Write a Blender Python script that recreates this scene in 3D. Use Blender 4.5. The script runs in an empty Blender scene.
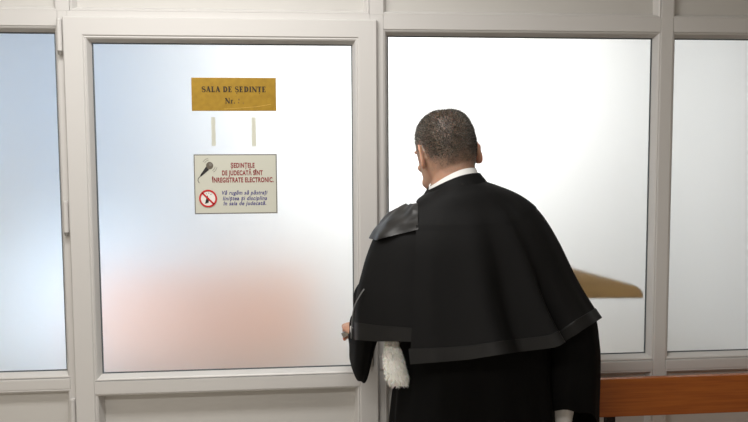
import bpy, bmesh, math, random
from mathutils import Vector, Matrix, Euler, noise as mnoise
random.seed(7)
SC = bpy.context.scene
COL = SC.collection
PI = math.pi
R = math.radians

# ------------------------------------------------------------------ camera
CAM_H, CAM_D, FPX = 1.63, 2.35, 728.0
YAW, PITCH, ROLL = 0.08831642, 0.07257556, -0.00536719
_f = Vector((math.sin(YAW) * math.cos(PITCH), math.cos(YAW) * math.cos(PITCH), -math.sin(PITCH)))
_r0 = Vector((math.cos(YAW), -math.sin(YAW), 0)); _u0 = _r0.cross(_f)
_r = math.cos(ROLL) * _r0 + math.sin(ROLL) * _u0
_u = -math.sin(ROLL) * _r0 + math.cos(ROLL) * _u0
cam_d = bpy.data.cameras.new('camera'); cam_d.lens = 36.0 * FPX / 748.0; cam_d.sensor_width = 36.0
cam_d.clip_start = 0.02
cam = bpy.data.objects.new('camera', cam_d); COL.objects.link(cam)
M3 = Matrix((_r, _u, -_f)).transposed()
cam.matrix_world = Matrix.Translation((0, -CAM_D, CAM_H)) @ M3.to_4x4()
SC.camera = cam

def pw(u, v, Y=0.0):
    d = _f + _r * ((u - 374) / FPX) + _u * ((211 - v) / FPX)
    d = d * ((Y + CAM_D) / d.y)
    return Vector((d.x, Y, CAM_H + d.z))

# ------------------------------------------------------------------ world, lights, exposure
W = bpy.data.worlds.new('world'); SC.world = W; W.use_nodes = True
W.node_tree.nodes['Background'].inputs[0].default_value = (0.75, 0.85, 1.0, 1)
W.node_tree.nodes['Background'].inputs[1].default_value = 0.3
SC.view_settings.view_transform = 'Standard'; SC.view_settings.look = 'None'
SC.view_settings.exposure = 0.0; SC.view_settings.gamma = 1.0
SC.cycles.sample_clamp_indirect = 4.0
SC.cycles.max_bounces = 14; SC.cycles.transmission_bounces = 10

def area(name, loc, target, size, size_y, power, col):
    l = bpy.data.lights.new(name, 'AREA'); l.shape = 'RECTANGLE'; l.size = size; l.size_y = size_y
    l.energy = power; l.color = col
    o = bpy.data.objects.new(name, l); COL.objects.link(o); o.location = loc
    d = Vector(target) - Vector(loc)
    o.rotation_euler = d.to_track_quat('-Z', 'Y').to_euler()
    return o
# corridor: the ceiling lamp over the door, and two added fill lights farther back
area('corridor_lamp_light', (-0.35, -0.95, 2.68), (-0.35, -0.95, 0), 1.2, 0.3, 28, (1.0, 0.98, 0.95))
area('corridor_rear_fill', (-0.9, -2.7, 2.68), (-0.9, -2.7, 0), 1.2, 0.3, 34, (1.0, 0.97, 0.93))  # added frontal fill for the lower frames, no fixture behind it
area('corridor_right_fill', (1.9, -2.7, 2.68), (1.9, -2.7, 0), 1.2, 0.3, 4, (1.0, 0.97, 0.93))  # weak fill added to lift the frames at lower right
# lights added to make the hall bright behind the frosted glass
hl = area('hall_wall_fill', (0.95, 1.8, 2.6), (0.85, 3.7, 1.95), 1.8, 0.5, 67, (1.0, 0.995, 0.98)); hl.data.spread = R(145)  # added and aimed to brighten the middle of the far wall
hb = area('hall_low_blue_fill', (-2.22, 2.3, 0.9), (-1.95, 3.7, 0.15), 0.9, 0.7, 15.5, (0.62, 0.80, 1.0)); hb.data.spread = R(90)  # added bluish fill for the wall's lower left; no window is built there
hc = area('hall_upper_blue_fill', (-2.22, 2.2, 2.0), (-1.7, 3.7, 2.3), 0.9, 0.9, 14, (0.24, 0.54, 1.0))  # added blue fill tinting the upper left; no window is built there

# ------------------------------------------------------------------ materials
def mat(name, col, rough=0.5, metal=0.0, spec=0.5, **kw):
    m = bpy.data.materials.new(name); m.use_nodes = True
    b = m.node_tree.nodes['Principled BSDF']
    b.inputs['Base Color'].default_value = (*col, 1); b.inputs['Roughness'].default_value = rough
    b.inputs['Metallic'].default_value = metal; b.inputs['Specular IOR Level'].default_value = spec
    for k, v in kw.items(): b.inputs[k.replace('_', ' ')].default_value = v
    return m
def srgb(r, g, b):
    f = lambda c: (c / 12.92 if c <= 0.04045 else ((c + 0.055) / 1.055) ** 2.4)
    return (f(r / 255), f(g / 255), f(b / 255))
def add_noise(m, c2, scale=(1, 1, 1), nscale=20, detail=4, lo=0.4, hi=0.6, bump=0.0, dist=0.002):
    nt = m.node_tree; b = nt.nodes['Principled BSDF']
    tc = nt.nodes.new('ShaderNodeTexCoord'); mp = nt.nodes.new('ShaderNodeMapping')
    mp.inputs['Scale'].default_value = scale
    n = nt.nodes.new('ShaderNodeTexNoise'); n.inputs['Scale'].default_value = nscale; n.inputs['Detail'].default_value = detail
    cr = nt.nodes.new('ShaderNodeMapRange'); cr.inputs['From Min'].default_value = lo; cr.inputs['From Max'].default_value = hi
    mx = nt.nodes.new('ShaderNodeMix'); mx.data_type = 'RGBA'
    mx.inputs['A'].default_value = b.inputs['Base Color'].default_value; mx.inputs['B'].default_value = (*c2, 1)
    L = nt.links.new
    L(tc.outputs['Object'], mp.inputs['Vector']); L(mp.outputs['Vector'], n.inputs['Vector'])
    L(n.outputs['Fac'], cr.inputs['Value']); L(cr.outputs['Result'], mx.inputs['Factor']); L(mx.outputs['Result'], b.inputs['Base Color'])
    if bump:
        bp = nt.nodes.new('ShaderNodeBump'); bp.inputs['Strength'].default_value = bump; bp.inputs['Distance'].default_value = dist
        L(n.outputs['Fac'], bp.inputs['Height']); L(bp.outputs['Normal'], b.inputs['Normal'])
    return m
PVC = mat('white_pvc', (0.66, 0.645, 0.625), 0.38)
PANEL = mat('pvc_panel', (0.62, 0.605, 0.575), 0.45)
GASKET = mat('grey_gasket', (0.10, 0.115, 0.125), 0.6)
WALLM = add_noise(mat('painted_plaster', (0.62, 0.58, 0.52), 0.85), (0.57, 0.53, 0.47), nscale=6, bump=0.1)
CEILM = mat('ceiling_paint', (0.75, 0.74, 0.72), 0.9)
FLOORM = add_noise(mat('stone_floor', (0.46, 0.42, 0.37), 0.35), (0.38, 0.34, 0.30), nscale=30)
HALLW = mat('hall_white_paint', (0.82, 0.82, 0.81), 0.9)
PEACH = mat('hall_peach_tint', srgb(232, 186, 164), 0.9)
WOOD = add_noise(mat('orange_wood', srgb(172, 96, 34), 0.38), srgb(148, 76, 24), scale=(1.2, 20, 26), nscale=6, detail=6, lo=0.35, hi=0.7)
TANWOOD = add_noise(mat('tan_wood', srgb(206, 166, 104), 0.5), srgb(190, 148, 90), scale=(1, 14, 14), nscale=5)
BLACKMET = mat('black_metal', (0.015, 0.015, 0.016), 0.4, 0.6)
STEEL = mat('brushed_steel', (0.55, 0.53, 0.50), 0.35, 1.0)
CLOTH = mat('black_wool', (0.0060, 0.0059, 0.0060), 0.7, spec=0.16)
CLOTHD = mat('black_cotton', (0.0034, 0.0033, 0.0033), 0.75, spec=0.09)
SATIN = mat('black_satin', (0.0070, 0.0068, 0.0066), 0.55, spec=0.3)
SATINP = mat('satin_patch', (0.010, 0.0095, 0.009), 0.40, spec=0.6)
PIPE = mat('grey_piping', (0.20, 0.20, 0.20), 0.5)
SHIRT = mat('white_shirt', (0.80, 0.79, 0.77), 0.8)
FUR = mat('white_fur', (0.97, 0.94, 0.88), 0.9, Subsurface_Weight=0.2, Subsurface_Scale=0.01)
SHOE = mat('black_leather', (0.012, 0.011, 0.010), 0.3)
HAIR = mat('dark_hair', (0.046, 0.040, 0.033), 0.6)
HAIRG = mat('grey_brown_hair', (0.185, 0.168, 0.143), 0.6)
GOLD = add_noise(mat('gold_plate', srgb(172, 136, 38), 0.4, 0.3), srgb(156, 122, 30), nscale=60, lo=0.3, hi=0.7)
LETTER = mat('dark_brown_ink', srgb(52, 38, 22), 0.6)
FADED = mat('faded_ink', srgb(120, 92, 40), 0.6)
PAPER = mat('cream_paper', srgb(208, 208, 194), 0.6)
PEDGE = mat('grey_border', srgb(128, 126, 120), 0.5)
RED = mat('dark_red_ink', srgb(140, 22, 32), 0.6)
BLUE = mat('blue_ink', srgb(52, 48, 128), 0.6)
SIGNRED = mat('sign_red', srgb(205, 28, 36), 0.5)
INK = mat('black_ink', srgb(38, 36, 36), 0.6)
GREYINK = mat('grey_ink', srgb(130, 126, 116), 0.6)
MICM = mat('mic_grey_ink', srgb(104, 96, 84), 0.6)
TAPE = mat('old_tape', srgb(232, 230, 214), 0.7, Transmission_Weight=0.55, IOR=1.15)
GLASS = mat('frosted_glass', (0.96, 0.975, 0.98), 0.34, spec=0.25, Transmission_Weight=1.0, IOR=1.33)
EYE = mat('eye_white', (0.7, 0.68, 0.65), 0.25)

# skin: stubble density comes from a per-vertex attribute written while the head is built
SKIN = mat('skin', (0.53, 0.31, 0.215), 0.5, Subsurface_Weight=0.6, Subsurface_Scale=0.016)
SKIN.node_tree.nodes['Principled BSDF'].inputs['Subsurface Radius'].default_value = (1.0, 0.3, 0.15)
def _skin():
    nt = SKIN.node_tree; b = nt.nodes['Principled BSDF']; L = nt.links.new
    at = nt.nodes.new('ShaderNodeAttribute'); at.attribute_name = 'stubble'
    tc = nt.nodes.new('ShaderNodeTexCoord'); n = nt.nodes.new('ShaderNodeTexNoise'); n.inputs['Scale'].default_value = 420; n.inputs['Detail'].default_value = 2
    L(tc.outputs['Object'], n.inputs['Vector'])
    mr = nt.nodes.new('ShaderNodeMapRange'); mr.inputs['From Min'].default_value = 0.3; mr.inputs['From Max'].default_value = 0.7
    mr.inputs['To Min'].default_value = 0.55; mr.inputs['To Max'].default_value = 1.2
    L(n.outputs['Fac'], mr.inputs['Value'])
    mu = nt.nodes.new('ShaderNodeMath'); mu.operation = 'MULTIPLY'; mu.use_clamp = True
    L(at.outputs['Fac'], mu.inputs[0]); L(mr.outputs['Result'], mu.inputs[1])
    mx = nt.nodes.new('ShaderNodeMix'); mx.data_type = 'RGBA'
    mx.inputs['A'].default_value = (0.53, 0.31, 0.215, 1); mx.inputs['B'].default_value = (0.085, 0.072, 0.057, 1)
    L(mu.outputs[0], mx.inputs['Factor']); L(mx.outputs['Result'], b.inputs['Base Color'])
_skin()

# ------------------------------------------------------------------ helpers
def setp(o, label=None, cat=None, group=None, kind=None):
    if label: o['label'] = label
    if cat: o['category'] = cat
    if group: o['group'] = group
    if kind: o['kind'] = kind
    return o
def empty(name, loc=(0, 0, 0)):
    o = bpy.data.objects.new(name, None); COL.objects.link(o); o.location = loc; o.empty_display_size = 0.05
    bpy.context.view_layer.update() if False else None
    return o
def mesh_obj(name, verts, faces, m, parent=None, smooth=False, mats=None, fmat=None):
    me = bpy.data.meshes.new(name); me.from_pydata([tuple(v) for v in verts], [], faces); me.update()
    return link_mesh(name, me, m, parent, smooth, mats, fmat)
def link_mesh(name, me, m, parent=None, smooth=False, mats=None, fmat=None):
    for x in (mats or [m]): me.materials.append(x)
    if fmat: me.polygons.foreach_set('material_index', fmat)
    if smooth: me.polygons.foreach_set('use_smooth', [True] * len(me.polygons))
    o = bpy.data.objects.new(name, me); COL.objects.link(o)
    if parent is not None:
        o.parent = parent
        # vertices are given in world space: undo the parents' translations
        p, off = parent, Vector((0, 0, 0))
        while p is not None: off += Vector(p.location); p = p.parent
        o.location = -off
    return o
class MB:
    def __init__(s): s.bm = bmesh.new()
    def box(s, x0, x1, y0, y1, z0, z1, bev=0.0, rot=None):
        t = bmesh.new(); bmesh.ops.create_cube(t, size=1)
        for v in t.verts: v.co = Vector(((x0 + x1) / 2 + v.co.x * (x1 - x0), (y0 + y1) / 2 + v.co.y * (y1 - y0), (z0 + z1) / 2 + v.co.z * (z1 - z0)))
        if bev: bmesh.ops.bevel(t, geom=t.edges[:], offset=bev, segments=2, affect='EDGES', profile=0.6)
        if rot is not None:
            c = Vector(((x0 + x1) / 2, (y0 + y1) / 2, (z0 + z1) / 2))
            for v in t.verts: v.co = c + rot @ (v.co - c)
        s.merge(t); return s
    def merge(s, t):
        me = bpy.data.meshes.new('tmp'); t.to_mesh(me); t.free(); s.bm.from_mesh(me); bpy.data.meshes.remove(me)
    def add(s, verts, faces):
        vs = [s.bm.verts.new(v) for v in verts]
        for f in faces:
            try: s.bm.faces.new([vs[i] for i in f])
            except ValueError: pass
        return s
    def tube(s, pts, rad, n=12, cap=True):
        pts = [Vector(p) for p in pts]; rads = rad if isinstance(rad, (list, tuple)) else [rad] * len(pts)
        vs, fs = [], []; prev = None
        for i, p in enumerate(pts):
            t = (pts[min(i + 1, len(pts) - 1)] - pts[max(i - 1, 0)]).normalized()
            a = prev - t * prev.dot(t) if prev else t.orthogonal()
            a.normalize(); prev = a; b = t.cross(a)
            for k in range(n): vs.append(p + (a * math.cos(2 * PI * k / n) + b * math.sin(2 * PI * k / n)) * rads[i])
        for i in range(len(pts) - 1):
            for k in range(n): fs.append((i * n + k, i * n + (k + 1) % n, (i + 1) * n + (k + 1) % n, (i + 1) * n + k))
        if cap: fs += [tuple(range(n))[::-1], tuple((len(pts) - 1) * n + k for k in range(n))]
        return s.add(vs, fs)
    def loft(s, rings, cap=True):
        n = len(rings[0]); vs = [p for r in rings for p in r]; fs = []
        for i in range(len(rings) - 1):
            for k in range(n): fs.append((i * n + k, i * n + (k + 1) % n, (i + 1) * n + (k + 1) % n, (i + 1) * n + k))
        if cap: fs += [tuple(range(n))[::-1], tuple((len(rings) - 1) * n + k for k in range(n))]
        return s.add(vs, fs)
    def ball(s, c, r, mtx=None, seg=20, rings=14):
        t = bmesh.new(); bmesh.ops.create_uvsphere(t, u_segments=seg, v_segments=rings, radius=1)
        r = (r, r, r) if not isinstance(r, (tuple, list)) else r
        for v in t.verts:
            p = Vector((v.co.x * r[0], v.co.y * r[1], v.co.z * r[2]))
            v.co = (mtx @ p if mtx is not None else p) + Vector(c)
        s.merge(t); return s
    def mesh(s, name='m'):
        bmesh.ops.recalc_face_normals(s.bm, faces=s.bm.faces[:])
        me = bpy.data.meshes.new(name); s.bm.to_mesh(me); s.bm.free(); return me
    def build(s, name, m, parent=None, smooth=False):
        return link_mesh(name, s.mesh(name), m, parent, smooth)
def boxo(name, dims, m, parent=None, bev=0.0): return MB().box(*dims, bev=bev).build(name, m, parent)
def bead_ring(x0, x1, z0, z1, yo, yi, w):
    """a mitred glazing bead: outer rect (x0..z1) at depth yo sloping in by w to depth yi"""
    prof = [(0, yo + 0.012), (0, yo), (0.003, yo - 0.0012), (w * 0.45, yo + 0.002), (w, yi), (w, yi + 0.008)]
    rings = []
    for d, y in prof: rings.append([(x0 + d, y, z0 + d), (x1 - d, y, z0 + d), (x1 - d, y, z1 - d), (x0 + d, y, z1 - d)])
    vs = [p for r in rings for p in r]; fs = []
    for i in range(len(rings) - 1):
        for k in range(4): fs.append((i * 4 + k, i * 4 + (k + 1) % 4, (i + 1) * 4 + (k + 1) % 4, (i + 1) * 4 + k))
    return vs, fs
def bead(name, x0, x1, z0, z1, yo, yi, w, parent):
    vs, fs = bead_ring(x0, x1, z0, z1, yo, yi, w)
    return MB().add(vs, fs).build(name, PVC, parent)
def gasket(x0, x1, z0, z1, y, parent, w=0.0035):
    m = MB()
    m.box(x0, x1, y, y + 0.004, z0, z0 + w).box(x0, x1, y, y + 0.004, z1 - w, z1)
    m.box(x0, x0 + w, y, y + 0.004, z0 + w, z1 - w).box(x1 - w, x1, y, y + 0.004, z0 + w, z1 - w)
    return m.build('gasket', GASKET, parent)

# ------------------------------------------------------------------ room shell
XA, XB, YA, YB, ZC = -2.3, 3.2, -3.7, 3.7, 3.0
ST = 'structure'
setp(boxo('floor', (XA - .1, XB + .1, YA - .1, YB + .1, -0.1, 0), FLOORM), 'brown stone floor running through the corridor', None, None, ST)
setp(boxo('ceiling', (XA - .1, XB + .1, YA - .1, YB + .1, ZC, ZC + .1), CEILM), kind=ST)
setp(boxo('wall_back', (XA - .1, XB + .1, YA - .1, YA, 0, ZC), WALLM), kind=ST)
setp(boxo('wall_left', (XA - .1, XA, YA, 0, 0, ZC), WALLM), kind=ST)
setp(boxo('wall_right', (XB, XB + .1, YA, 0, 0, ZC), WALLM), kind=ST)
setp(boxo('wall_far', (XA - .1, XB + .1, YB, YB + .1, 0, ZC), HALLW), kind=ST)
setp(boxo('wall_far_left', (XA - .1, XA, 0, YB, 0, ZC), HALLW), kind=ST)
setp(boxo('wall_far_right', (XB, XB + .1, 0, YB, 0, ZC), HALLW), kind=ST)

# ---- glazed partition: mullions, transom, rails
FY0, FY1 = -0.034, 0.036
ZT, ZB = 2.019, 0.963          # fixed panes, top and bottom
BW = 0.016
pt = MB()
bv = 0.003
MULL = [(-0.755, -0.686), (0.200, 0.237), (1.148, 1.190)]
pt.box(-0.755, -0.726, FY0, FY1, 0, 2.0805, .0015); pt.box(-0.755, -0.7185, FY0, FY1, 2.0805, ZC, .0004)          # hinge post
pt.box(0.196, 0.2375, FY0, FY1, 0, 2.0805, .0015); pt.box(0.1945, 0.2375, FY0, FY1, 2.0805, ZC, .0004)           # lock post
pt.box(1.1475, 1.190, FY0, FY1, 0, ZC, bv)           # post right of the middle pane
pt.box(2.10, 2.15, FY0, FY1, 0, ZC, bv)
pt.box(-1.75, -1.70, FY0, FY1, 0, ZC, bv)
pt.box(XA, -0.7555, FY0, FY1 - .001, ZT + BW, 2.0803, .0008)
pt.box(-0.7255, 0.1955, FY0, FY1 - .001, 2.045, 2.0803, .0008)
pt.box(0.238, 1.147, FY0, FY1 - .001, ZT + BW, 2.0803, .0008)
pt.box(1.1905, XB, FY0, FY1 - .001, ZT + BW, 2.0803, .0008)
pt.box(XA, -0.7555, FY0, FY1 - .001, 0.911, ZB - BW - .002, bv)
pt.box(0.238, 1.147, FY0, FY1 - .001, 0.911, ZB - BW - .002, bv)
pt.box(1.1905, XB, FY0, FY1 - .001, 0.911, ZB - BW - .002, bv)
for a, b in ((XA, -0.7555), (0.238, 1.147), (1.1905, XB)): pt.box(a, b, FY0, FY1 - .001, 0, 0.09, bv)
pt.box(XA, XB, FY0 + .001, FY1 - .002, ZC - 0.05, ZC)
pt.box(XA, -1.7502, FY0 + .003, FY1 - .003, 0, ZC); pt.box(2.1502, XB, FY0 + .003, FY1 - .003, 0, ZC)
part_front = setp(pt.build('wall_front', PVC), 'white plastic framed glazed partition', None, None, ST)
# opaque panels above the transom and below the rails, with their beads
def panel(x0, x1, z0, z1):
    p = boxo('panel', (x0 - .004, x1 + .004, -0.009, 0.012, z0 - .004, z1 + .004), PANEL, part_front)
    bead('glazing_bead', x0 - BW, x1 + BW, z0 - BW, z1 + BW, FY0 + .002, -0.010, BW, p)
panel(-1.68, -0.771, 2.096, ZC - .07)
panel(-0.7015, 0.1775, 2.096, ZC - .07)
panel(0.2490, 1.1300, 2.096, ZC - .07)
panel(1.2030, 2.085, 2.096, ZC - .07)
panel(-1.68, -0.771, 0.11, 0.895)
panel(0.2535, 1.1300, 0.11, 0.895)
panel(1.2065, 2.085, 0.11, 0.895)
# ---- fixed windows
def window(name, x0, x1, z0, z1):
    w = MB().add(*bead_ring(x0 - BW, x1 + BW, z0 - BW, z1 + BW, FY0 + .004, -0.008, BW)).build(name, PVC)
    setp(w, None, None, None, ST)
    boxo('pane', (x0 - .004, x1 + .004, 0.0, 0.006, z0 - .004, z1 + .004), GLASS, w)
    gasket(x0, x1, z0, z1, -0.005, w)
    return w
window('window_1', -1.68, -0.771, ZB, ZT)
window('window_2', 0.2531, 1.1316, ZB, ZT)
window('window_3', 1.2059, 2.085, ZB, ZT)

# ---- door
LX0, LX1, LZ1 = -0.736, 0.2165, 2.061
DY0, DY1 = -0.052, 0.018
PX0, PX1, PZ0, PZ1 = -0.6585, 0.1395, 0.9545, 1.987
QZ1 = 0.8815
dm = MB()
def mitre_ring(X0, X1, Z0, Z1, a, b, c, d, y0, y1, bv):
    """one frame of four mitred members: outer rect X/Z, inner rect a..d"""
    prof = [(0, y1), (0, y0 + bv), (bv / (abs(a - X0) + 1e-9), y0), (1 - bv / (abs(a - X0) + 1e-9), y0), (1, y0 + bv), (1, y1)]
    rr = []
    for f, y in prof:
        x0, x1, z0, z1 = X0 + (a - X0) * f, X1 + (b - X1) * f, Z0 + (c - Z0) * f, Z1 + (d - Z1) * f
        rr.append([(x0, y, z0), (x1, y, z0), (x1, y, z1), (x0, y, z1)])
    vs = [p for r in rr for p in r]; fs = []
    m_ = len(rr)
    for i in range(m_):
        for k in range(4): fs.append((i * 4 + k, i * 4 + (k + 1) % 4, ((i + 1) % m_) * 4 + (k + 1) % 4, ((i + 1) % m_) * 4 + k))
    return vs, fs
dm.add(*mitre_ring(LX0, LX1, 0.008, LZ1, PX0 - BW, PX1 + BW, 0.10, PZ1 + BW, DY0, DY1, .004))
dm.box(PX0 - BW - .001, PX1 + BW + .001, DY0 + .0004, DY1 - .001, QZ1 + BW, PZ0 - BW - .002)
door = setp(dm.build('door_1', PVC), 'white plastic door with frosted glass upper pane', None, None, ST)
boxo('pane', (PX0 - .004, PX1 + .004, -0.018, -0.012, PZ0 - .004, PZ1 + .004), GLASS, door)
bead('glazing_bead', PX0 - BW, PX1 + BW, PZ0 - BW, PZ1 + BW, DY0 + .004, -0.026, BW, door)
gasket(PX0, PX1, PZ0, PZ1, -0.023, door)
boxo('lower_panel', (PX0 - .004, PX1 + .004, -0.006, 0.006, 0.112, QZ1 + .004), PANEL, door)
bead('panel_bead', PX0 - BW, PX1 + BW, 0.10, QZ1 + BW, DY0 + .004, -0.007, BW, door)
for z0, z1 in ((1.958, 2.048), (1.408, 1.498), (0.795, 0.880), (0.25, 0.335)):
    h = MB().tube([(-0.745, -0.049, z0), (-0.745, -0.049, z1)], 0.0075, 14).build('hinge', PVC, door, False)
    c = MB().tube([(-0.745, -0.049, z0 - .011), (-0.745, -0.049, z0 - .0005)], [0.0055, 0.0068], 14)
    c.build('hinge_pin', mat('hinge_pin_grey', (0.22, 0.21, 0.19), 0.5), h)
    MB().tube([(-0.745, -0.049, z1 + .0005), (-0.745, -0.049, z1 + .006)], [0.0082, 0.007], 14).build('hinge_cap', PVC, h)
# lever handle and lock plate
plate = MB().box(0.170, 0.200, DY0 - .010, DY0 + .001, 0.96, 1.175, .004).build('handle_plate', STEEL, door)
HX, HY, HZ = 0.187, -0.112, 1.125
lev = MB().tube([(HX, DY0 - .008, HZ), (HX, HY + .012, HZ), (HX - .006, HY + .002, HZ - .003), (HX - .02, HY, HZ - .009), (0.097, HY, 1.078)], [.009, .009, .0095, .0095, .0085], 14)
lev.build('lever', STEEL, plate, True)
MB().tube([(HX, DY0 - .010, 1.0), (HX, DY0 - .018, 1.0)], 0.009, 16).build('keyhole', mat('dark_brass', (0.12, 0.10, 0.08), 0.4, 1.0), plate)
# square latch keeper on the post
MB().box(0.2195, 0.2345, FY0 - .004, FY0 + .001, 0.945, 0.985, .0015).build('latch_keeper', PVC, part_front)

# ------------------------------------------------------------------ signs on the door
GY = -0.0185     # just in front of the door glass
def flat(polys, y, m, name, parent, th=0.0006):
    """flat shapes lying in the sign's plane, each with a little thickness"""
    b = MB()
    for poly in polys:
        n = len(poly); vs = [(x, y, z) for x, z in poly] + [(x, y - th, z) for x, z in poly]
        b.add(vs, [tuple(range(n)), tuple(range(n, 2 * n))[::-1]] + [(k, (k + 1) % n, n + (k + 1) % n, n + k) for k in range(n)])
    return b.build(name, m, parent)
def text(name, s, cx, z, height, width, m, parent, y, shear=0.0, bold=0.0):
    c = bpy.data.curves.new(name, 'FONT'); c.body = s; c.size = 1; c.offset = bold; c.shear = shear; c.extrude = 0.02; c.space_character = 1.12
    o = bpy.data.objects.new(name, c); COL.objects.link(o)
    dg = bpy.context.evaluated_depsgraph_get(); dg.update()
    me = bpy.data.meshes.new_from_object(o.evaluated_get(dg)); bpy.data.objects.remove(o); bpy.data.curves.remove(c)
    xs = [v.co.x for v in me.vertices]; x0, x1 = min(xs), max(xs)
    k = width / (x1 - x0); kz = height / 0.70
    for v in me.vertices:
        v.co = Vector((cx + (v.co.x - (x0 + x1) / 2) * k, y - 0.0002 - v.co.z * 0.01, z + v.co.y * kz))
    return link_mesh(name, me, m, parent)
def stroke(pts, w):
    out = []
    for i in range(len(pts) - 1):
        a, b = Vector(pts[i]), Vector(pts[i + 1]); d = (b - a); 
        if d.length < 1e-9: continue
        d.normalize(); n = Vector((-d.y, d.x)); wa = w[i] if isinstance(w, (list, tuple)) else w; wb = w[i + 1] if isinstance(w, (list, tuple)) else w
        a2, b2 = a - d * min(wa, .02) * .15, b + d * min(wb, .02) * .15
        out.append([tuple(a2 + n * wa / 2), tuple(b2 + n * wb / 2), tuple(b2 - n * wb / 2), tuple(a2 - n * wa / 2)])
    return out
def arc(cx, cz, rx, rz, a0, a1, n=14): return [(cx + rx * math.cos(R(a0 + (a1 - a0) * i / n)), cz + rz * math.sin(R(a0 + (a1 - a0) * i / n))) for i in range(n + 1)]
def rect(x0, x1, z0, z1): return [(x0, z0), (x1, z0), (x1, z1), (x0, z1)]
# a small bold serif alphabet: unit cap height, (advance, polygons)
T, t = 0.25, 0.10
def stem(x): return [rect(x, x + T, 0, 1), rect(x - .09, x + T + .09, 0, .06), rect(x - .09, x + T + .09, .94, 1)]
def curve_w(p, ws): return stroke(p, ws)
def gS():
    p = arc(.33, .74, .24, .22, 30, 270, 12) + arc(.33, .27, .27, .245, 90, -150, 12)
    n = len(p); ws = [t + (T - t) * math.exp(-((i - n / 2) / (n * .22)) ** 2) for i in range(n)]
    return .68, stroke(p, ws) + [rect(.50, .56, .68, .98), rect(.06, .12, .02, .34)]
def gA(): return .80, stroke([(.10, 0), (.40, 1)], t) + stroke([(.36, 1), (.66, 0)], T) + [rect(.2, .55, .30, .30 + t), rect(0, .24, 0, .06), rect(.50, .84, 0, .06)]
def gL(): return .70, stem(.10) + [rect(.1, .62, 0, t), [(.56, 0), (.64, 0), (.66, .30), (.60, .30)]]
def gD():
    p = arc(.28, .5, .40, .46, 90, -90, 14); ws = [t + (T - t) * math.sin(PI * i / 14) for i in range(15)]
    return .82, stem(.10) + stroke(p, ws)
def gE(): return .74, stem(.10) + [rect(.1, .62, 0, t), rect(.1, .60, 1 - t, 1), rect(.2, .48, .47, .47 + t), rect(.58, .65, 0, .28), rect(.56, .62, .74, 1), rect(.44, .5, .36, .64)]
def gN(): return .86, [rect(.12, .12 + t, 0, 1), rect(.70, .70 + t, 0, 1), rect(.02, .30, 0, .06), rect(.60, .88, .94, 1), rect(.0, .2, .94, 1)] + stroke([(.12, .98), (.74, .03)], T)
def gI(): return .44, stem(.12)
def gT(): return .74, [rect(.27, .27 + T, 0, 1), rect(.17, .57, 0, .06), rect(.04, .70, 1 - t, 1), rect(.04, .10, .70, 1), rect(.64, .70, .70, 1)]
def gr(): return .54, [rect(.12, .12 + .17, 0, .66), rect(.03, .38, 0, .06), rect(.03, .2, .60, .66)] + stroke([(.27, .46), (.36, .6), (.46, .58)], [.07, .1, .16])
def gdot(): return .34, [arc(.14, .09, .1, .1, 0, 340, 10)]
GL = dict(S=gS, A=gA, L=gL, D=gD, E=gE, N=gN, I=gI, T=gT, r=gr)
GL['.'] = gdot
def serif(s, cx, z, h, width):
    polys, x = [], 0.0
    for ch in s:
        if ch == ' ': x += .38; continue
        base = {'Ș': 'S', 'Ț': 'T'}.get(ch, ch)
        adv, ps = GL[base]()
        polys += [[(px + x, pz) for px, pz in p] for p in ps]
        if ch != base: polys.append([(x + adv * .42, -.12), (x + adv * .58, -.12), (x + adv * .52, -.32), (x + adv * .42, -.32)])
        x += adv + .06
    k = width / x
    return [[(cx + (px - x / 2) * k, z + pz * h) for px, pz in p] for p in polys]

def qp(u, v): 
    p = pw(u, v, GY); return p.x, p.z
# gold plate
gx0, gz1 = qp(191.2, 77.6); gx1, gz0 = qp(276.3, 111.0)
gold = MB().box(gx0, gx1, GY - .0025, GY, gz0, gz1, .0006).build('door_sign', GOLD)
setp(gold, 'gold courtroom number plate with dark serif lettering high on the door glass', 'sign')
gc = (gx0 + gx1) / 2
_, zt_ = qp(233, 92.2); hcap = 0.0175
flat(serif('SALA DE ȘEDINȚE', gc + .001, zt_, hcap, 0.200), GY - .0026, LETTER, 'lettering', gold)
_, zt2 = qp(233, 103.6)
flat(serif('Nr.', gc - .011, zt2, hcap, 0.034), GY - .0026, LETTER, 'lettering', gold)
flat([rect(gc + .013, gc + .017, zt2 + .010, zt2 + .015), rect(gc + .012, gc + .0155, zt2 + .0005, zt2 + .005), rect(gc + .027, gc + .030, zt2, zt2 + .003)], GY - .0026, FADED, 'faded_number', gold)
flat(stroke([(gx0 + .10, gz0 + .006), (gx0 + .15, gz0 + .009), (gx0 + .20, gz0 + .013), (gx0 + .245, gz0 + .021)], .0014), GY - .0026, mat('pale_scratch', srgb(206, 168, 74), .4), 'scratch', gold)
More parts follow.
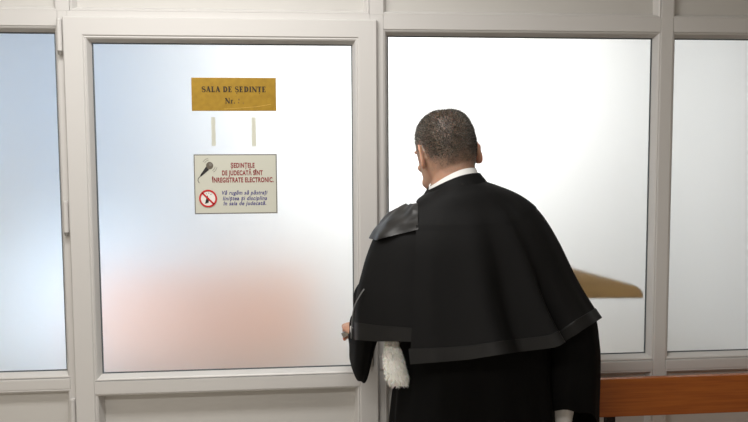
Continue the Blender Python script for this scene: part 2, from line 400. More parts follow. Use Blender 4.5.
# white notice
nx0, nz1 = qp(193.6, 154.4); nx1, nz0 = qp(277.6, 213.2)
ntc = MB().box(nx0, nx1, GY - .003, GY, nz0, nz1, .0006).build('notice_sign', PEDGE)
setp(ntc, 'white notice with red and blue text and a no phones symbol on the door glass', 'sign')
e = .0035
MB().box(nx0 + e, nx1 - e, GY - .0036, GY - .003, nz0 + e, nz1 - e).build('notice_paper', PAPER, ntc)
NY = GY - .0037
def tx(name, s, u0, u1, vb, vt, m, **k):
    xa, z0 = qp(u0, vb); xb, z1 = qp(u1, vt)
    text(name, s, (xa + xb) / 2, z0, z1 - z0, xb - xa, m, ntc, NY, **k)
tx('red_lettering', 'ȘEDINȚELE', 230.8, 254.6, 167.6, 162.9, RED, bold=.034)
tx('red_lettering', 'DE JUDECATĂ SÎNT', 222.2, 262.8, 175.2, 170.3, RED, bold=.034)
tx('red_lettering', 'ÎNREGISTRATE ELECTRONIC.', 212.2, 273.6, 182.4, 177.2, RED, bold=.034)
tx('blue_lettering', 'Vă rugăm să păstrați', 222.2, 267.6, 194.6, 190.4, BLUE, shear=.25, bold=.018)
tx('blue_lettering', 'liniștea și disciplina', 223.0, 267.0, 200.2, 195.9, BLUE, shear=.25, bold=.018)
tx('blue_lettering', 'în sala de judecată.', 223.6, 266.2, 205.2, 201.0, BLUE, shear=.25, bold=.018)
def q2(u, v): return qp(u, v)
hx, hz = q2(209.8, 165.6)
px_ = 1 / 310.0
flat([arc(hx, hz, 3.4 * px_, 3.6 * px_, 0, 345, 22)], NY, MICM, 'microphone_symbol', ntc)
flat([arc(hx + .8 * px_, hz + 1.0 * px_, 1.5 * px_, 1.6 * px_, 0, 345, 16)], NY - .0007, GREYINK, 'symbol_highlight', ntc)
a1, a2, a3, a4 = q2(206.2, 166.6), q2(209.2, 169.8), q2(201.4, 176.4), q2(200.2, 175.4)
flat([[a1, a2, a3, a4]], NY, INK, 'microphone_symbol', ntc)
flat(stroke([q2(200.8, 176), q2(198.4, 178.4), q2(198.2, 181), q2(199.6, 183)], .0016), NY, INK, 'cable_symbol', ntc)
for a0 in (100, -62):
    arcs = []
    for r in (5.4, 7.2): arcs += stroke(arc(hx, hz, r * px_, r * px_, a0, a0 + 50, 8), .0011)
    flat(arcs, NY, GREYINK, 'sound_wave_symbol', ntc)
rx, rz = q2(208.3, 198.4)
ring = []
for i in range(40):
    A0, A1 = 2 * PI * i / 40, 2 * PI * (i + 1) / 40; ro, ri = 8.6 * px_, 7.0 * px_
    ring.append([(rx + ro * math.cos(A0), rz + ro * math.sin(A0)), (rx + ro * math.cos(A1), rz + ro * math.sin(A1)), (rx + ri * math.cos(A1), rz + ri * math.sin(A1)), (rx + ri * math.cos(A0), rz + ri * math.sin(A0))])
flat([arc(rx, rz, 7.1 * px_, 7.1 * px_, 0, 350, 30)], NY, mat('symbol_white', srgb(238, 236, 230), .6), 'symbol_ground', ntc)
flat([[(rx - .010, rz - .0165), (rx + .001, rz - .0135), (rx + .004, rz + .002), (rx - .005, rz + .003)], rect(rx - .003, rx - .0005, rz + .003, rz + .009)] + [rect(rx + a * px_ - .0012, rx + a * px_ + .0012, rz + b * px_, rz + b * px_ + .002) for a, b in ((-1.6, 4.4), (.8, 4.9), (2.8, 3.6))], NY - .0007, INK, 'phone_symbol', ntc)
flat(ring + stroke([(rx - 5.4 * px_, rz + 5.4 * px_), (rx + 5.4 * px_, rz - 5.4 * px_)], 1.6 * px_), NY - .0014, SIGNRED, 'prohibition_ring', ntc)
# two strips of old tape between the signs
for k, (ua, ub, va, vb) in enumerate(((211.2, 215.8, 117.2, 146.0), (251.4, 256.2, 117.4, 146.4))):
    xa, z1 = qp(ua, va); xb, z0 = qp(ub, vb)
    b = MB(); n = 10
    pts = [(xa + random.uniform(-.0006, .0006), z0 + (z1 - z0) * i / n) for i in range(n + 1)] + [(xb + random.uniform(-.0006, .0006), z1 - (z1 - z0) * i / n) for i in range(n + 1)]
    o = flat([pts], GY, TAPE, 'tape_strip', None, .0006)
    setp(o, ['yellowed tape strip above the microphone symbol, left of the two strips', 'yellowed tape strip under the right end of the gold plate, right of the two strips'][k], 'tape', 'tape strips on the door glass')

# ------------------------------------------------------------------ counter seen through the frosted glass
LB = [(500, 298), (642.5, 297.5), (643, 294), (641, 290), (637, 286.5), (631, 284), (620, 281), (600, 275.5), (578, 269.5), (556, 263.5), (500, 263.5)]
lv_ = []
for u, v in LB:
    y = .014 + (298 - v) * .0028; p = pw(u, v, y); lv_.append((p.x, p.y, p.z))
n = len(lv_)
vs = lv_ + [(x, y + .022, z - .006) for x, y, z in lv_]
ctr = mesh_obj('lectern', vs, [tuple(range(n)), tuple(range(n, 2 * n))[::-1]] + [(k, n + k, n + (k + 1) % n, (k + 1) % n) for k in range(n)], TANWOOD)
setp(ctr, 'tan wooden lectern board seen blurred through the frosted glass right of the robed man', 'lectern')
for x in (0.5, 0.85):
    MB().box(x - .02, x + .02, .055, .095, 0, lv_[0][2] + .012, .003).build('leg', mat('pale_leg', (0.75, 0.75, 0.75), .5), ctr)
# peach panel added low on the hall's far wall to tint the glass
setp(boxo('trim_1', (-1.85, 0.0, YB - .02, YB, 0.0, 0.72), PEACH), 'peach panel added on the far wall of the hall to tint the glass', None, None, ST)

# ------------------------------------------------------------------ bench
by = -0.16
bl = pw(560, 383.6, by); br = pw(748, 373.7, by)
bz1 = br.z; bz0 = pw(748, 410.8, by).z
bench = setp(empty('bench', (1.2, by, 0)), 'orange wooden bench with black metal legs under the right windows', 'bench')
BX0, BX1 = 0.835, 2.3
MB().box(BX0, BX1, by - .011, by + .011, bz0, bz1, .003).build('backrest', WOOD, bench)
MB().box(BX0, BX1, by - .40, by - .03, .425, .450, .004).build('seat', WOOD, bench)
for x in (pw(610, 419, by + .02).x, 2.05):
    MB().box(x - .015, x + .015, by + .0125, by + .036, 0, bz1 - .03, .002).build('leg', BLACKMET, bench)
    MB().box(x - .015, x + .015, by - .38, by - .355, 0, .42, .002).build('leg', BLACKMET, bench)
    MB().box(x - .015, x + .015, by - .354, by + .012, .395, .42, .002).build('seat_rail', BLACKMET, bench)

# ------------------------------------------------------------------ the man in the robe
PY = -0.40
man = None
# --- head shape in its own frame: X right, Y towards the face, Z up
HR = [  # z, half width, front y, back y
    (-.120, .022, .082, .040), (-.112, .034, .088, .010), (-.095, .056, .089, -.030), (-.075, .066, .088, -.062), (-.055, .0705, .088, -.080),
    (-.030, .0745, .090, -.092), (-.005, .0768, .091, -.0985), (.020, .0775, .093, -.1005), (.045, .0760, .090, -.098), (.068, .0710, .080, -.091),
    (.086, .0650, .066, -.081), (.100, .0545, .047, -.066), (.110, .040, .026, -.048), (.116, .018, .003, -.024)]
def lerp(a, b, f): return a + (b - a) * f
def hr_at(z):
    if z <= HR[0][0]: return HR[0][1:]
    for a, b in zip(HR, HR[1:]):
        if z <= b[0]:
            f = (z - a[0]) / (b[0] - a[0]); return tuple(lerp(p, q, f) for p, q in zip(a[1:], b[1:]))
    return HR[-1][1:]
def head_pt(phi, z, off=0.0):
    w, fr, bk = hr_at(z); cy, hy = (fr + bk) / 2, (fr - bk) / 2
    c, s = math.cos(phi), math.sin(phi); p = 0.92
    x = (w * 1.01 + off) * math.copysign(abs(c) ** p, c); y = cy + (hy + off) * math.copysign(abs(s) ** p, s)
    return Vector((x, y, z))
HC = pw(445.8, 151.5, -0.355); HS = 0.965
HROT = Euler((R(-13), R(-5), R(21)), 'XYZ').to_matrix()
HROT = Matrix.Rotation(R(21), 3, 'Z') @ Matrix.Rotation(R(-4), 3, 'Y') @ Matrix.Rotation(R(-14), 3, 'X')
def hw(p): return HC + HROT @ (Vector(p) * HS)
body = MB()
def headring(z, n=40): return [hw(head_pt(2 * PI * k / n, z)) for k in range(n)]
body.loft([headring(a[0]) for a in HR])
body.ball(hw((0, -.008, .098)), (.034, .036, .0195), HROT)                  # crown cap
# face: nose, brow, cheeks, lips, chin
body.ball(hw((0, .094, -.020)), (.011, .016, .024), HROT); body.ball(hw((0, .104, -.034)), (.0125, .012, .010), HROT)
for s in (-1, 1):
    body.ball(hw((s * .010, .096, -.037)), (.008, .009, .007), HROT)
    body.ball(hw((s * .030, .083, .022)), (.026, .010, .008), HROT)
    body.ball(hw((s * .040, .070, -.028)), (.020, .014, .014), HROT)
    body.ball(hw((s * .046, .040, -.075)), (.018, .034, .020), HROT)
body.ball(hw((0, .087, -.062)), (.024, .009, .0055), HROT); body.ball(hw((0, .086, -.073)), (.021, .009, .006), HROT)
body.ball(hw((0, .082, -.102)), (.022, .014, .014), HROT)
# ears
for s in (-1, 1):
    er = HROT @ Matrix.Rotation(R(40 if s > 0 else -30), 3, 'Z') @ Matrix.Rotation(R(-10), 3, 'X')
    c = hw((.0895 if s > 0 else -.0855, -.010, -.012))
    rim = [c + er @ Vector((s * .004, .017 * math.cos(a) * (1.0 if math.sin(a) > 0 else .72) - .004, .0335 * math.sin(a))) for a in [R(40 + 24 * k) for k in range(13)]]
    body.tube(rim, [.0038] * 13, 8)
    body.ball(c, (.0048, .0160, .030), er); body.ball(c + er @ Vector((0, .001, -.026)), (.005, .0085, .009), er)
    body.ball(c + HROT @ Vector((-s * .010, .006, 0)), (.012, .012, .02), HROT)
# neck, torso
def ell(c, rx, ry, n=28, mt=None):
    out = []
    for k in range(n):
        a = 2 * PI * k / n; p = Vector((rx * math.cos(a), ry * math.sin(a), 0)); out.append(Vector(c) + (mt @ p if mt else p))
    return out
NB = pw(455, 196, -0.385)
top = hw((0, -.024, -.035))
nk = []
for i in range(7):
    f = i / 6; p = top.lerp(NB, f); nk.append(ell(p, lerp(.060, .064, f), lerp(.058, .060, f)))
body.loft(nk)
bx = pw(465, 230, PY).x
TOR = [(1.505, .075, .060), (1.475, .13, .080), (1.44, .155, .090), (1.39, .190, .105), (1.28, .190, .118), (1.15, .170, .112), (1.03, .165, .108), (.93, .175, .115), (.84, .178, .120)]
body.loft([ell((lerp(NB.x, bx, min(1, (1.505 - z) / .08)), PY, z), rx, ry) for z, rx, ry in TOR])
def limb(pts, rads): body.tube(pts, rads, 18); [body.ball(p, r * .98) for p, r in zip(pts, rads)]
LS, RS = Vector((bx - .172, PY, 1.385)), Vector((bx + .172, PY, 1.385))
LE, LW = Vector((.160, -.335, 1.165)), Vector((.143, -.185, 1.118))
RE, RW = Vector((.715, -.425, 1.140)), Vector((.700, -.385, .900))
limb([LS, LS.lerp(LE, .5), LE, LE.lerp(LW, .5), LW], [.056, .044, .030, .025, .0215])
limb([RS, RS.lerp(RE, .5), RE, RE.lerp(RW, .4), RW], [.056, .046, .038, .037, .026])
for s in (-1, 1):
    hip = Vector((bx + s * .09, PY, .84)); kn = Vector((bx + s * .095, PY + .01, .48)); an = Vector((bx + s * .10, PY - .02, .095))
    limb([hip, hip.lerp(kn, .5), kn, kn.lerp(an, .3), an], [.092, .076, .057, .054, .037])
    body.tube([an + Vector((0, -.03, -.035)), an + Vector((0, .06, -.05)), an + Vector((0, .17, -.07))], [.036, .036, .018], 14)
# left hand closed over the lever
axis = Vector((0.097 - HX + .02, 0, 1.078 - HZ + .009)).normalized()     # along the lever, towards its tip
def lp(d): return Vector((HX - .02, HY, HZ - .009)) + axis * d
kd = [.014, .0335, .053, .0715]                                       # index .. little finger along the lever
fr_ = [.0088, .0092, .0088, .0078]
for d, r in zip(kd, fr_):
    q = lp(d); L_ = 1.0 if r > .008 else .9
    body.tube([q + Vector((.004, -.040, .020)), q + Vector((.002, -.016, .0235)), q + Vector((0, .004, .0195)), q + Vector((0, .0185, .006)), q + Vector((0, .0185, -.009 * L_)), q + Vector((0, .008, -.0185 * L_))], [r * 1.1, r * 1.08, r, r * .95, r * .9, r * .75], 10)
    for o in ((.002, -.016, .0235), (0, .0185, .006), (0, .008, -.0185 * L_)): body.ball(q + Vector(o), r * .98 if o[1] < 0.01 and o[2] > 0 else r * .88, None, 12, 8)
pc = (lp(.014) + lp(.0715)) / 2 + Vector((.006, -.052, .016))
body.loft([ell(LW + Vector((0, -.005, 0)), .026, .019, 16, Matrix.Rotation(R(-90), 3, 'X')), ell(pc + Vector((.012, -.030, -.008)), .030, .017, 16, Matrix.Rotation(R(-90), 3, 'X')), ell(pc, .041, .0150, 16, Matrix.Rotation(R(-90), 3, 'X')), ell(pc + Vector((-.004, .030, .005)), .040, .011, 16, Matrix.Rotation(R(-90), 3, 'X'))])
body.tube([pc + Vector((.030, -.018, -.006)), lp(-.004) + Vector((0, -.026, -.012)), lp(.010) + Vector((0, -.014, -.019)), lp(.026) + Vector((0, -.004, -.020))], [.014, .0115, .0105, .008], 12)
body.ball(lp(.026) + Vector((0, -.004, -.020)), .0078, None, 12, 8)
# right hand hanging, slightly curled
HD = Vector((-.12, .12, -1)).normalized()
pr = RW + HD * .055
body.loft([ell(RW, .019, .026, 16), ell(RW + HD * .03, .018, .034, 16), ell(RW + HD * .065, .016, .041, 16), ell(RW + HD * .095, .0125, .040, 16)])
for k, (yo, ln, r) in enumerate(((.030, .070, .0088), (.010, .080, .0092), (-.010, .074, .0088), (-.029, .058, .0078))):
    b0 = RW + HD * .088 + Vector((0, yo, 0)); c1 = b0 + Vector((-.004, .002, -ln * .45)); c2 = c1 + Vector((-.014, .003, -ln * .30)); c3 = c2 + Vector((-.018, .002, -ln * .18))
    body.tube([b0, c1, c2, c3], [r * 1.08, r, r * .92, r * .78], 10); body.ball(c3, r * .78, None, 12, 8)
b0 = RW + HD * .03 + Vector((-.004, .026, 0)); body.tube([b0, b0 + Vector((-.012, .026, -.030)), b0 + Vector((-.020, .034, -.058)), b0 + Vector((-.026, .032, -.080))], [.014, .0115, .0105, .008], 12)
body.ball(b0 + Vector((-.026, .032, -.080)), .0078, None, 12, 8)
# one continuous skin over all of it
raw = body.mesh('body_raw'); tmp = bpy.data.objects.new('tmp', raw); COL.objects.link(tmp)
rm = tmp.modifiers.new('r', 'REMESH'); rm.mode = 'VOXEL'; rm.voxel_size = 0.0038; rm.adaptivity = 0.0
sm = tmp.modifiers.new('s', 'SMOOTH'); sm.factor = 0.5; sm.iterations = 4
dg = bpy.context.evaluated_depsgraph_get(); dg.update()
bme = bpy.data.meshes.new_from_object(tmp.evaluated_get(dg)); bpy.data.objects.remove(tmp)
man = link_mesh('person', bme, SKIN, None, True)
setp(man, 'man in a long black robe and shoulder cape seen from behind at the glass door', 'person')
# stubble: short clipped hair shaved lower towards the nape and round the ears
HINV = HROT.transposed()
def fade(l):
    """0 on bare skin .. 1 in the clipped hair on top; l is in the head's frame"""
    side = max(0.0, min(1.0, (l.y + .055) / .06))                    # 0 at the nape, 1 beside and before the ears
    front = max(0.0, min(1.0, (l.y - .040) / .035))
    line = lerp(lerp(-.085, -.030, side), .050, front)
    g = (l.z - line) / .085
    g += .16 * mnoise.noise(l * 45) + .10 * mnoise.noise(l * 120)
    return max(0.0, min(1.0, g))
att = bme.attributes.new('stubble', 'FLOAT', 'POINT')
vals = [0.0] * len(bme.vertices)
for i, v in enumerate(bme.vertices):
    l = (HINV @ (v.co - HC)) / HS
    if l.length < .17 and l.z > -.1 and abs(l.x) < .0815: vals[i] = min(1.0, 1.25 * fade(l))
att.data.foreach_set('value', vals)
# hair: thousands of short clipped strands
hv, hf, hm = [], [], []
cnt = 0
while cnt < 15000:
    ph = random.uniform(0, 2 * PI); z = random.uniform(-.085, .1155)
    w_ = hr_at(z)[0]
    if random.random() > (w_ / .0775) ** .8: continue
    l = head_pt(ph, z); g = fade(l)
    if random.random() > g ** 1.3 + .02: continue
    if l.y > .05 and l.z < .06: continue
    nrm = Vector((l.x / .0775 ** 2, (l.y + .004) / .096 ** 2, max(-.4 / .1, l.z) / .118 ** 2)).normalized()
    d = (nrm + Vector((random.uniform(-.5, .5), random.uniform(-.2, .5), random.uniform(-.5, .3)))).normalized()
    ln = lerp(.0012, .0075, g ** 1.5) * random.uniform(.7, 1.15); wd = .00055
    a = d.orthogonal().normalized(); b = d.cross(a)
    base = l - nrm * .001; k0 = len(hv)
    for k in range(3):
        an = 2 * PI * k / 3; hv.append(hw(base + (a * math.cos(an) + b * math.sin(an)) * wd))
    hv.append(hw(base + d * ln)); 
    for f in ((0, 1, 3), (1, 2, 3), (2, 0, 3)): hf.append(tuple(k0 + q for q in f)); hm.append(1 if (cnt % 4 == 0) else 0)
    cnt += 1
mesh_obj('hair', hv, hf, HAIR, man, False, [HAIR, HAIRG], hm)
for s in (-1, 1):
    ey = MB().ball(hw((s * .031, .0760, .004)), .0115).build('eye', EYE, man, True)
    MB().ball(hw((s * .031, .0835, .004)), .0046).build('iris', SHOE, ey, True)

# --- robe cloth surfaces
def cat(rows, t):
    n = len(rows); i = max(0, min(n - 2, int(t))); f = t - i
    p = [rows[max(0, min(n - 1, i + k))] for k in (-1, 0, 1, 2)]
    out = []
    for a, b, c, d in zip(*p): out.append(.5 * (2 * b + (c - a) * f + (2 * a - 5 * b + 4 * c - d) * f * f + (3 * b - a - 3 * c + d) * f ** 3))
    return out
CAPE = []
for (ru, rv), (lu, lv), (yb, vb), (yf, dz) in [
    ((486, 182), (427, 194), (-.486, 186), (-.335, -.03)), ((505, 188), (412, 203), (-.512, 196), (-.30, -.06)), ((522, 195.5), (396, 212), (-.527, 211), (-.28, -.06)),
    ((538, 207), (381.5, 223), (-.545, 228), (-.265, -.04)), ((550, 222), (371, 237), (-.556, 246), (-.26, -.02)), ((561.5, 243), (363, 256), (-.562, 266), (-.255, 0)),
    ((571, 263), (357, 276), (-.567, 288), (-.25, 0)), ((580.5, 282), (352, 294), (-.573, 311), (-.25, 0)), ((591, 300), (350, 312), (-.580, 334), (-.25, 0)), ((602, 317), (350, 339), (-.590, 357), (-.25, 0))]:
    a, b = pw(ru, rv, PY), pw(lu, lv, PY); c = pw(470, vb, yb)
    CAPE.append((a.x, a.z, b.x, b.z, yb, c.z, yf, (a.z + b.z) / 2 + dz))
FOLDS = [(-96, 9, .010), (-88, 6, .028), (-77, 5, -.022), (-64, 5.5, .034), (-40, 9, .008), (-20, 6, .004), (-112, 6, .008), (-150, 9, -.006), (-165, 6, .004), (45, 10, .02), (70, 10, -.02), (-215, 10, .015)]
def cape_raw(phi, t, off=0.0):
    xr_, zr, xl, zl, yb, zb, yf, zf = cat(CAPE, t)
    c, s = math.cos(R(phi)), math.sin(R(phi)); p = .94
    am = max(0.0, min(1.0, (t - 2.0) / 7.0)) ** 1.3
    o = off + am * sum(A * math.exp(-((phi - m) / w) ** 2) for m, w, A in FOLDS) - .085 * max(0.0, (t - 5.0) / 4.0) ** 1.6 * math.exp(-((phi + 54.5) / 3.6) ** 2)
    cx, hx_ = (xr_ + xl) / 2, (xr_ - xl) / 2
    x = cx + (hx_ + o) * math.copysign(abs(c) ** p, c)
    y = PY + ((yb - PY) - o) * abs(s) ** p if s < 0 else PY + ((yf - PY) + o) * abs(s) ** p
    w2 = c * c; z = (zr if c > 0 else zl) * w2 + (zb if s < 0 else zf) * (1 - w2)
    return Vector((x, y, z + off * (.8 if t < 3 else 0)))
def proj(p):
    d = p - Vector((0, -CAM_D, CAM_H)); k = FPX / d.dot(_f)
    return 374 + d.dot(_r) * k, 211 - d.dot(_u) * k, 1 / k
# keep the widest point of each ring on the robe's real width
RU = [486, 504, 521, 537, 549, 561, 570.5, 580, 590.5, 601.5]; LU = [427, 412, 396, 382, 371.5, 363.5, 357.5, 353, 351, 351]
for _ in range(6):
    for i in range(10):
        q = [proj(cape_raw(a, i, .006)) for a in range(-80, 61, 4)]; u, v, k = max(q)
        q2_ = [proj(cape_raw(a, i, .0)) for a in range(-240, -116, 4)]; u2, v2, k2 = min(q2_)
        w_ = list(CAPE[i]); w_[0] += (RU[i] - u) * k; w_[2] += (LU[i] - u2) * k2; CAPE[i] = tuple(w_)
def pl(tab, u):
    if u <= tab[0][0]: return tab[0][1]
    for a, b in zip(tab, tab[1:]):
        if u <= b[0]: return lerp(a[1], b[1], (u - a[0]) / (b[0] - a[0]))
    return tab[-1][1]
HEM_R = [(405, 363.5), (440, 361), (470, 358.5), (500, 353.5), (553, 347), (559, 345), (571, 336), (602, 316.5)]
HEM_L = [(351, 340), (372, 342), (391, 342), (420, 343)]
def hem_table(tab, a0, a1):
    out = []
    for a in range(a0, a1 + 1, 2):
        u, v, k = proj(cape_raw(a, 9, .004)); out.append((a, (v - pl(tab, u)) * k))
    return out
DZR = hem_table(HEM_R, -126, -4); DZL = hem_table(HEM_L, -176, -108)
def cape_pt(phi, t, off=0.0, left=False):
    p = cape_raw(phi, t, off); p.z += pl(DZL if left else DZR, phi) * max(0.0, t / 9) ** 2
    return p
def sheet(f, nu, nv, th, name, m, parent, closed=False):
    """a cloth sheet of thickness th: f(a, b, off)"""
    vs, fs = [], []
    for side in (0, 1):
        for j in range(nv + 1):
            for i in range(nu + 1): vs.append(f(i / nu, j / nv, -th * side))
    N = (nu + 1) * (nv + 1); id_ = lambda s, i, j: s * N + j * (nu + 1) + i
    for j in range(nv):
        for i in range(nu):
            fs.append((id_(0, i, j), id_(0, i + 1, j), id_(0, i + 1, j + 1), id_(0, i, j + 1)))
            fs.append((id_(1, i, j), id_(1, i, j + 1), id_(1, i + 1, j + 1), id_(1, i + 1, j)))
    for i in range(nu):
        for j in (0, nv): fs.append((id_(0, i, j), id_(0, i + 1, j), id_(1, i + 1, j), id_(1, i, j)))
    for j in range(nv):
        for i in (0, nu): fs.append((id_(0, i, j), id_(0, i, j + 1), id_(1, i, j + 1), id_(1, i, j)))
    o = MB().add(vs, fs).build(name, m, parent, True); o.data.set_sharp_from_angle(angle=R(50)); return o
PH1 = 70
def slit(t):
    """where the back panel's free edge falls on ring t"""
    for a in range(-1780, -900, 5):
        u, v, k = proj(cape_raw(a / 10, t, .004))
        if u >= 417.5 - max(0, v - 203) * .042: return a / 10
    return -117.0
SL = [(i / 5, slit(i / 5)) for i in range(46)]
SL = [(t, sum(SL[max(0, min(45, i + k))][1] for k in (-2, -1, 0, 1, 2)) / 5) for i, (t, a) in enumerate(SL)]
cape = sheet(lambda a, b, o: cape_pt(lerp(pl(SL, 9 * b), PH1, a), 9 * b, o + .004 + .008 * b * math.exp(-a * 6)), 150, 70, .004, 'cape', CLOTH, man)
def tb(phi): return 8.42
sheet(lambda a, b, o: cape_pt(lerp(pl(SL, 9), PH1, a), lerp(8.40, 9.03, b), o + .0065 + .008 * math.exp(-a * 6)), 150, 8, .006, 'cape_band', SATIN, cape)
PL0, PL1 = -112, -262
cl = sheet(lambda a, b, o: cape_pt(lerp(PL0, PL1, a), 9 * b, o - .004 - .008 * b, True), 110, 70, .004, 'cape', CLOTH, man)
setp(cl, 'left panel of the cape over the raised arm')
sheet(lambda a, b, o: cape_pt(lerp(PL0, PL1, a), lerp(8.35, 9.03, b), o - .010, True), 110, 8, .006, 'cape_band', SATIN, cl)
def patch(a, b, o):
    t1 = lerp(3.2, 4.1, min(1, a / .42)); t = lerp(1.25, t1, b)
    ph = lerp(pl(SL, t) + 1.5, -215, a)
    pl_ = .0035 * math.sin(a * 17 + b * 2.6) * (.3 + .7 * b) + .005 * mnoise.noise(Vector((a * 6, b * 3.2, 4.3)))
    return cape_pt(ph, t, o + .0040 + pl_, True)
sheet(patch, 60, 20, .004, 'shoulder_patch', SATINP, cl)
MB().tube([cape_pt(lerp(-158, -176, i / 12), lerp(6.6, 8.9, i / 12), .001, True) for i in range(13)], .0016, 8).build('piping', PIPE, cl, True)
# robe body
rows = []
for z, hw_l, hw_r, bk in [(1.44, .17, .17, .10), (1.36, .20, .19, .125), (1.2, .21, .21, .135), (1.08, .215, .215, .14), (.95, .228, .225, .15), (.75, .245, .24, .17), (.5, .27, .265, .20), (.28, .29, .285, .22), (.16, .30, .295, .23)]:
    rows.append((z, hw_l, hw_r, bk))
rbx = pw(474, 385, PY).x
def robe_pt(a, b, o):
    z, hl, hr_, bk = cat(rows, b * 8); ph = 2 * PI * a; c, s = math.cos(ph), math.sin(ph)
    am = max(0.0, min(1, (1.15 - z) / .9)) 
    fo = am * (.016 * math.sin(9 * ph + 1.1) + .011 * math.sin(17 * ph + .4) + .008 * math.sin(5 * ph))
    h = hr_ if c > 0 else hl
    return Vector((rbx + (h + fo + o) * math.copysign(abs(c) ** .9, c), PY + (bk + fo + o) * math.copysign(abs(s) ** .9, s), z))
robe = sheet(robe_pt, 160, 60, .003, 'robe', CLOTHD, man)
# sleeves
def sleeve(secs, name):
    """secs: centre, half width (x), half height, tilt axis rings"""
    def f(a, b, o):
        v = cat(secs, b * (len(secs) - 1)); c = Vector(v[0:3]); e1 = Vector(v[3:6]); e2 = Vector(v[6:9])
        ph = 2 * PI * a; k = 1 + .05 * b * math.sin(5 * ph + 1) + .03 * b * math.sin(9 * ph)
        p = e1 * math.cos(ph) * k + e2 * math.sin(ph) * k
        return c + p * (1 + o / max(.02, p.length))
    return sheet(f, 56, 40, .003, name, CLOTHD, man)
def sec(c, e1, e2): return (*c, *e1, *e2)
sl = sleeve([sec(LS + Vector((.03, 0, .01)), (.07, .0, .03), (.0, .085, .0)), sec(LS + Vector((-.01, .0, -.05)), (.068, 0, .03), (0, .08, .01)),
    sec((.172, -.37, 1.27), (.050, 0, .01), (0, .072, .02)), sec((.163, -.345, 1.195), (.044, 0, 0), (0, .06, .035)),
    sec((.154, -.31, 1.135), (.034, 0, 0), (0, .045, .060)), sec((.148, -.27, 1.09), (.029, .002, 0), (0, .034, .095)), sec((.143, -.22, 1.072), (.0275, .004, 0), (0, .026, .103)), sec((.139, -.17, 1.075), (.027, .004, 0), (0, .02, .092))], 'sleeve')
sr = sleeve([sec(RS + Vector((-.03, 0, .01)), (.07, 0, -.03), (0, .085, 0)), sec(RS + Vector((.01, 0, -.06)), (.068, 0, -.02), (0, .085, 0)),
    sec((.700, -.41, 1.22), (.070, 0, 0), (0, .085, 0)), sec((.716, -.42, 1.12), (.076, 0, 0), (0, .09, 0)), sec((.716, -.415, 1.02), (.082, 0, 0), (0, .095, -.02)),
    sec((.715, -.40, .93), (.088, 0, -.01), (0, .10, -.05)), sec((.715, -.39, .865), (.093, 0, -.02), (0, .105, -.095)), sec((.716, -.385, .835), (.096, 0, -.03), (0, .108, -.115))], 'sleeve')
# white shirt cuff on the right wrist, left cuff at the lever
MB().loft([ell(RW + HD * d, .036, .040, 24) for d in (-.06, -.02, .030)], False).build('shirt_cuff', SHIRT, man, True)
rl = Matrix.Rotation(R(-90), 3, 'X')
MB().loft([ell(LW + Vector((0, d, 0)), .0265, .0265, 24, rl) for d in (-.06, -.03, -.004)], False).build('shirt_cuff', SHIRT, man, True)
# collars
def collar(bot, topv, yb0, yb1, name, m, parent, off=0.0, th=.003):
    (ru, rv), (lu, lv), vb = bot; (ru2, rv2), (lu2, lv2), vb2 = topv
    A = (pw(ru, rv, PY), pw(lu, lv, PY), pw(455, vb, yb0)); B = (pw(ru2, rv2, PY), pw(lu2, lv2, PY), pw(455, vb2, yb1))
    def f(a, b, o):
        ph = 2 * PI * a; c, s = math.cos(ph), math.sin(ph)
        xr_ = lerp(A[0].x, B[0].x, b); xl = lerp(A[1].x, B[1].x, b); zr = lerp(A[0].z, B[0].z, b); zl = lerp(A[1].z, B[1].z, b)
        zb = lerp(A[2].z, B[2].z, b); yb = lerp(A[2].y, B[2].y, b); cx, hx_ = (xr_ + xl) / 2, (xr_ - xl) / 2
        zm = (zr + zl) / 2; zz = zm + (zr - zl) / 2 * c + (zb - zm) * s * s * (1 if s < 0 else 1.6)
        return Vector((cx + (hx_ + off + o) * c, PY + ((PY - yb) + off + o) * s * (1 if s < 0 else .8), zz))
    return sheet(f, 72, 8, th, name, m, parent)
collar(((490, 186), (421, 199), 192), ((479.5, 173), (427, 190), 176.5), -.490, -.470, 'robe_collar', CLOTH, man)
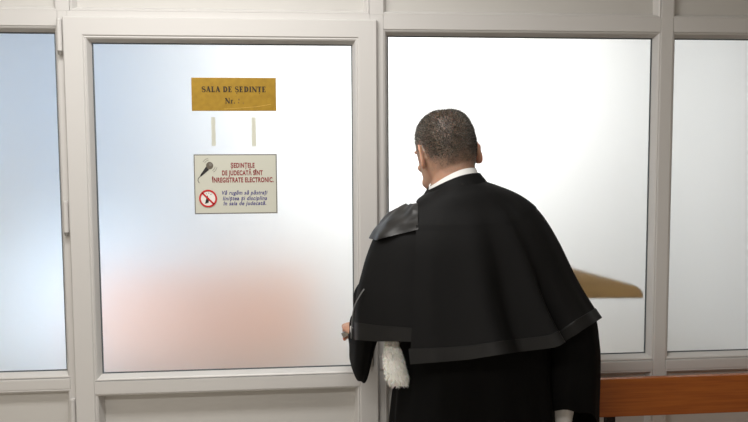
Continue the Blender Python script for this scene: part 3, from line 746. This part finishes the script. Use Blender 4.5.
collar(((479, 178), (428.5, 194), 184), ((475.5, 168.0), (429, 186.5), 171.5), -.472, -.456, 'shirt_collar', SHIRT, man)
# white fur end of the shoulder sash below the cape
fv, ff = [], []
fa = [pw(391, 333, -.47), pw(392.5, 352, -.475), pw(394.5, 365, -.48), pw(397, 377, -.48), pw(399, 385, -.478)]
fr2 = [.010, .023, .028, .029, .021]
fm = MB(); rg = []
for p, r in zip(fa, fr2): rg.append([p + Vector((r * math.cos(2 * PI * k / 20), .55 * r * math.sin(2 * PI * k / 20), .0)) for k in range(20)])
fm.loft(rg); fur = fm.build('fur_trim', FUR, man, True)
hv, hf = [], []
for i in range(2600):
    t_ = random.uniform(0, 3.999); k = int(t_); f = t_ - k; c = fa[k].lerp(fa[k + 1], f); r = lerp(fr2[k], fr2[k + 1], f)
    a = random.uniform(0, 2 * PI); nr = Vector((math.cos(a), math.sin(a), 0)); p = c + Vector((nr.x * r * .95, nr.y * r * .52, 0))
    d = (nr * .8 + Vector((random.uniform(-.5, .5), random.uniform(-.5, .5), -.9))).normalized() * random.uniform(.006, .011)
    s_ = d.cross(Vector((random.uniform(-1, 1), random.uniform(-1, 1), random.uniform(-1, 1)))).normalized() * .0011
    k0 = len(hv); hv += [p - s_, p + s_, p + d]; hf.append((k0, k0 + 1, k0 + 2))
mesh_obj('fur_hairs', hv, hf, FUR, fur)
# shoes and trouser legs under the hem
for s in (-1, 1):
    an = Vector((bx + s * .10, PY - .02, .095))
    MB().loft([ell((an.x, an.y, z), r, r * 1.1, 24) for z, r in ((.13, .062), (.3, .066), (.46, .074))], False).build('trouser_leg', CLOTHD, man, True)
    prof = [(-.075, .018, .05), (-.06, .036, .072), (-.02, .042, .085), (.04, .044, .078), (.10, .048, .062), (.15, .046, .050), (.185, .034, .040), (.20, .014, .026)]
    rg = []
    for y, w_, h_ in prof: rg.append([Vector((an.x + w_ * math.cos(a), an.y + y, max(.0, h_ * .5 + h_ * .5 * math.copysign(abs(math.sin(a)) ** .7, math.sin(a))))) for a in [2 * PI * k / 20 for k in range(20)]])
    MB().loft(rg).build('shoe', SHOE, man, True)
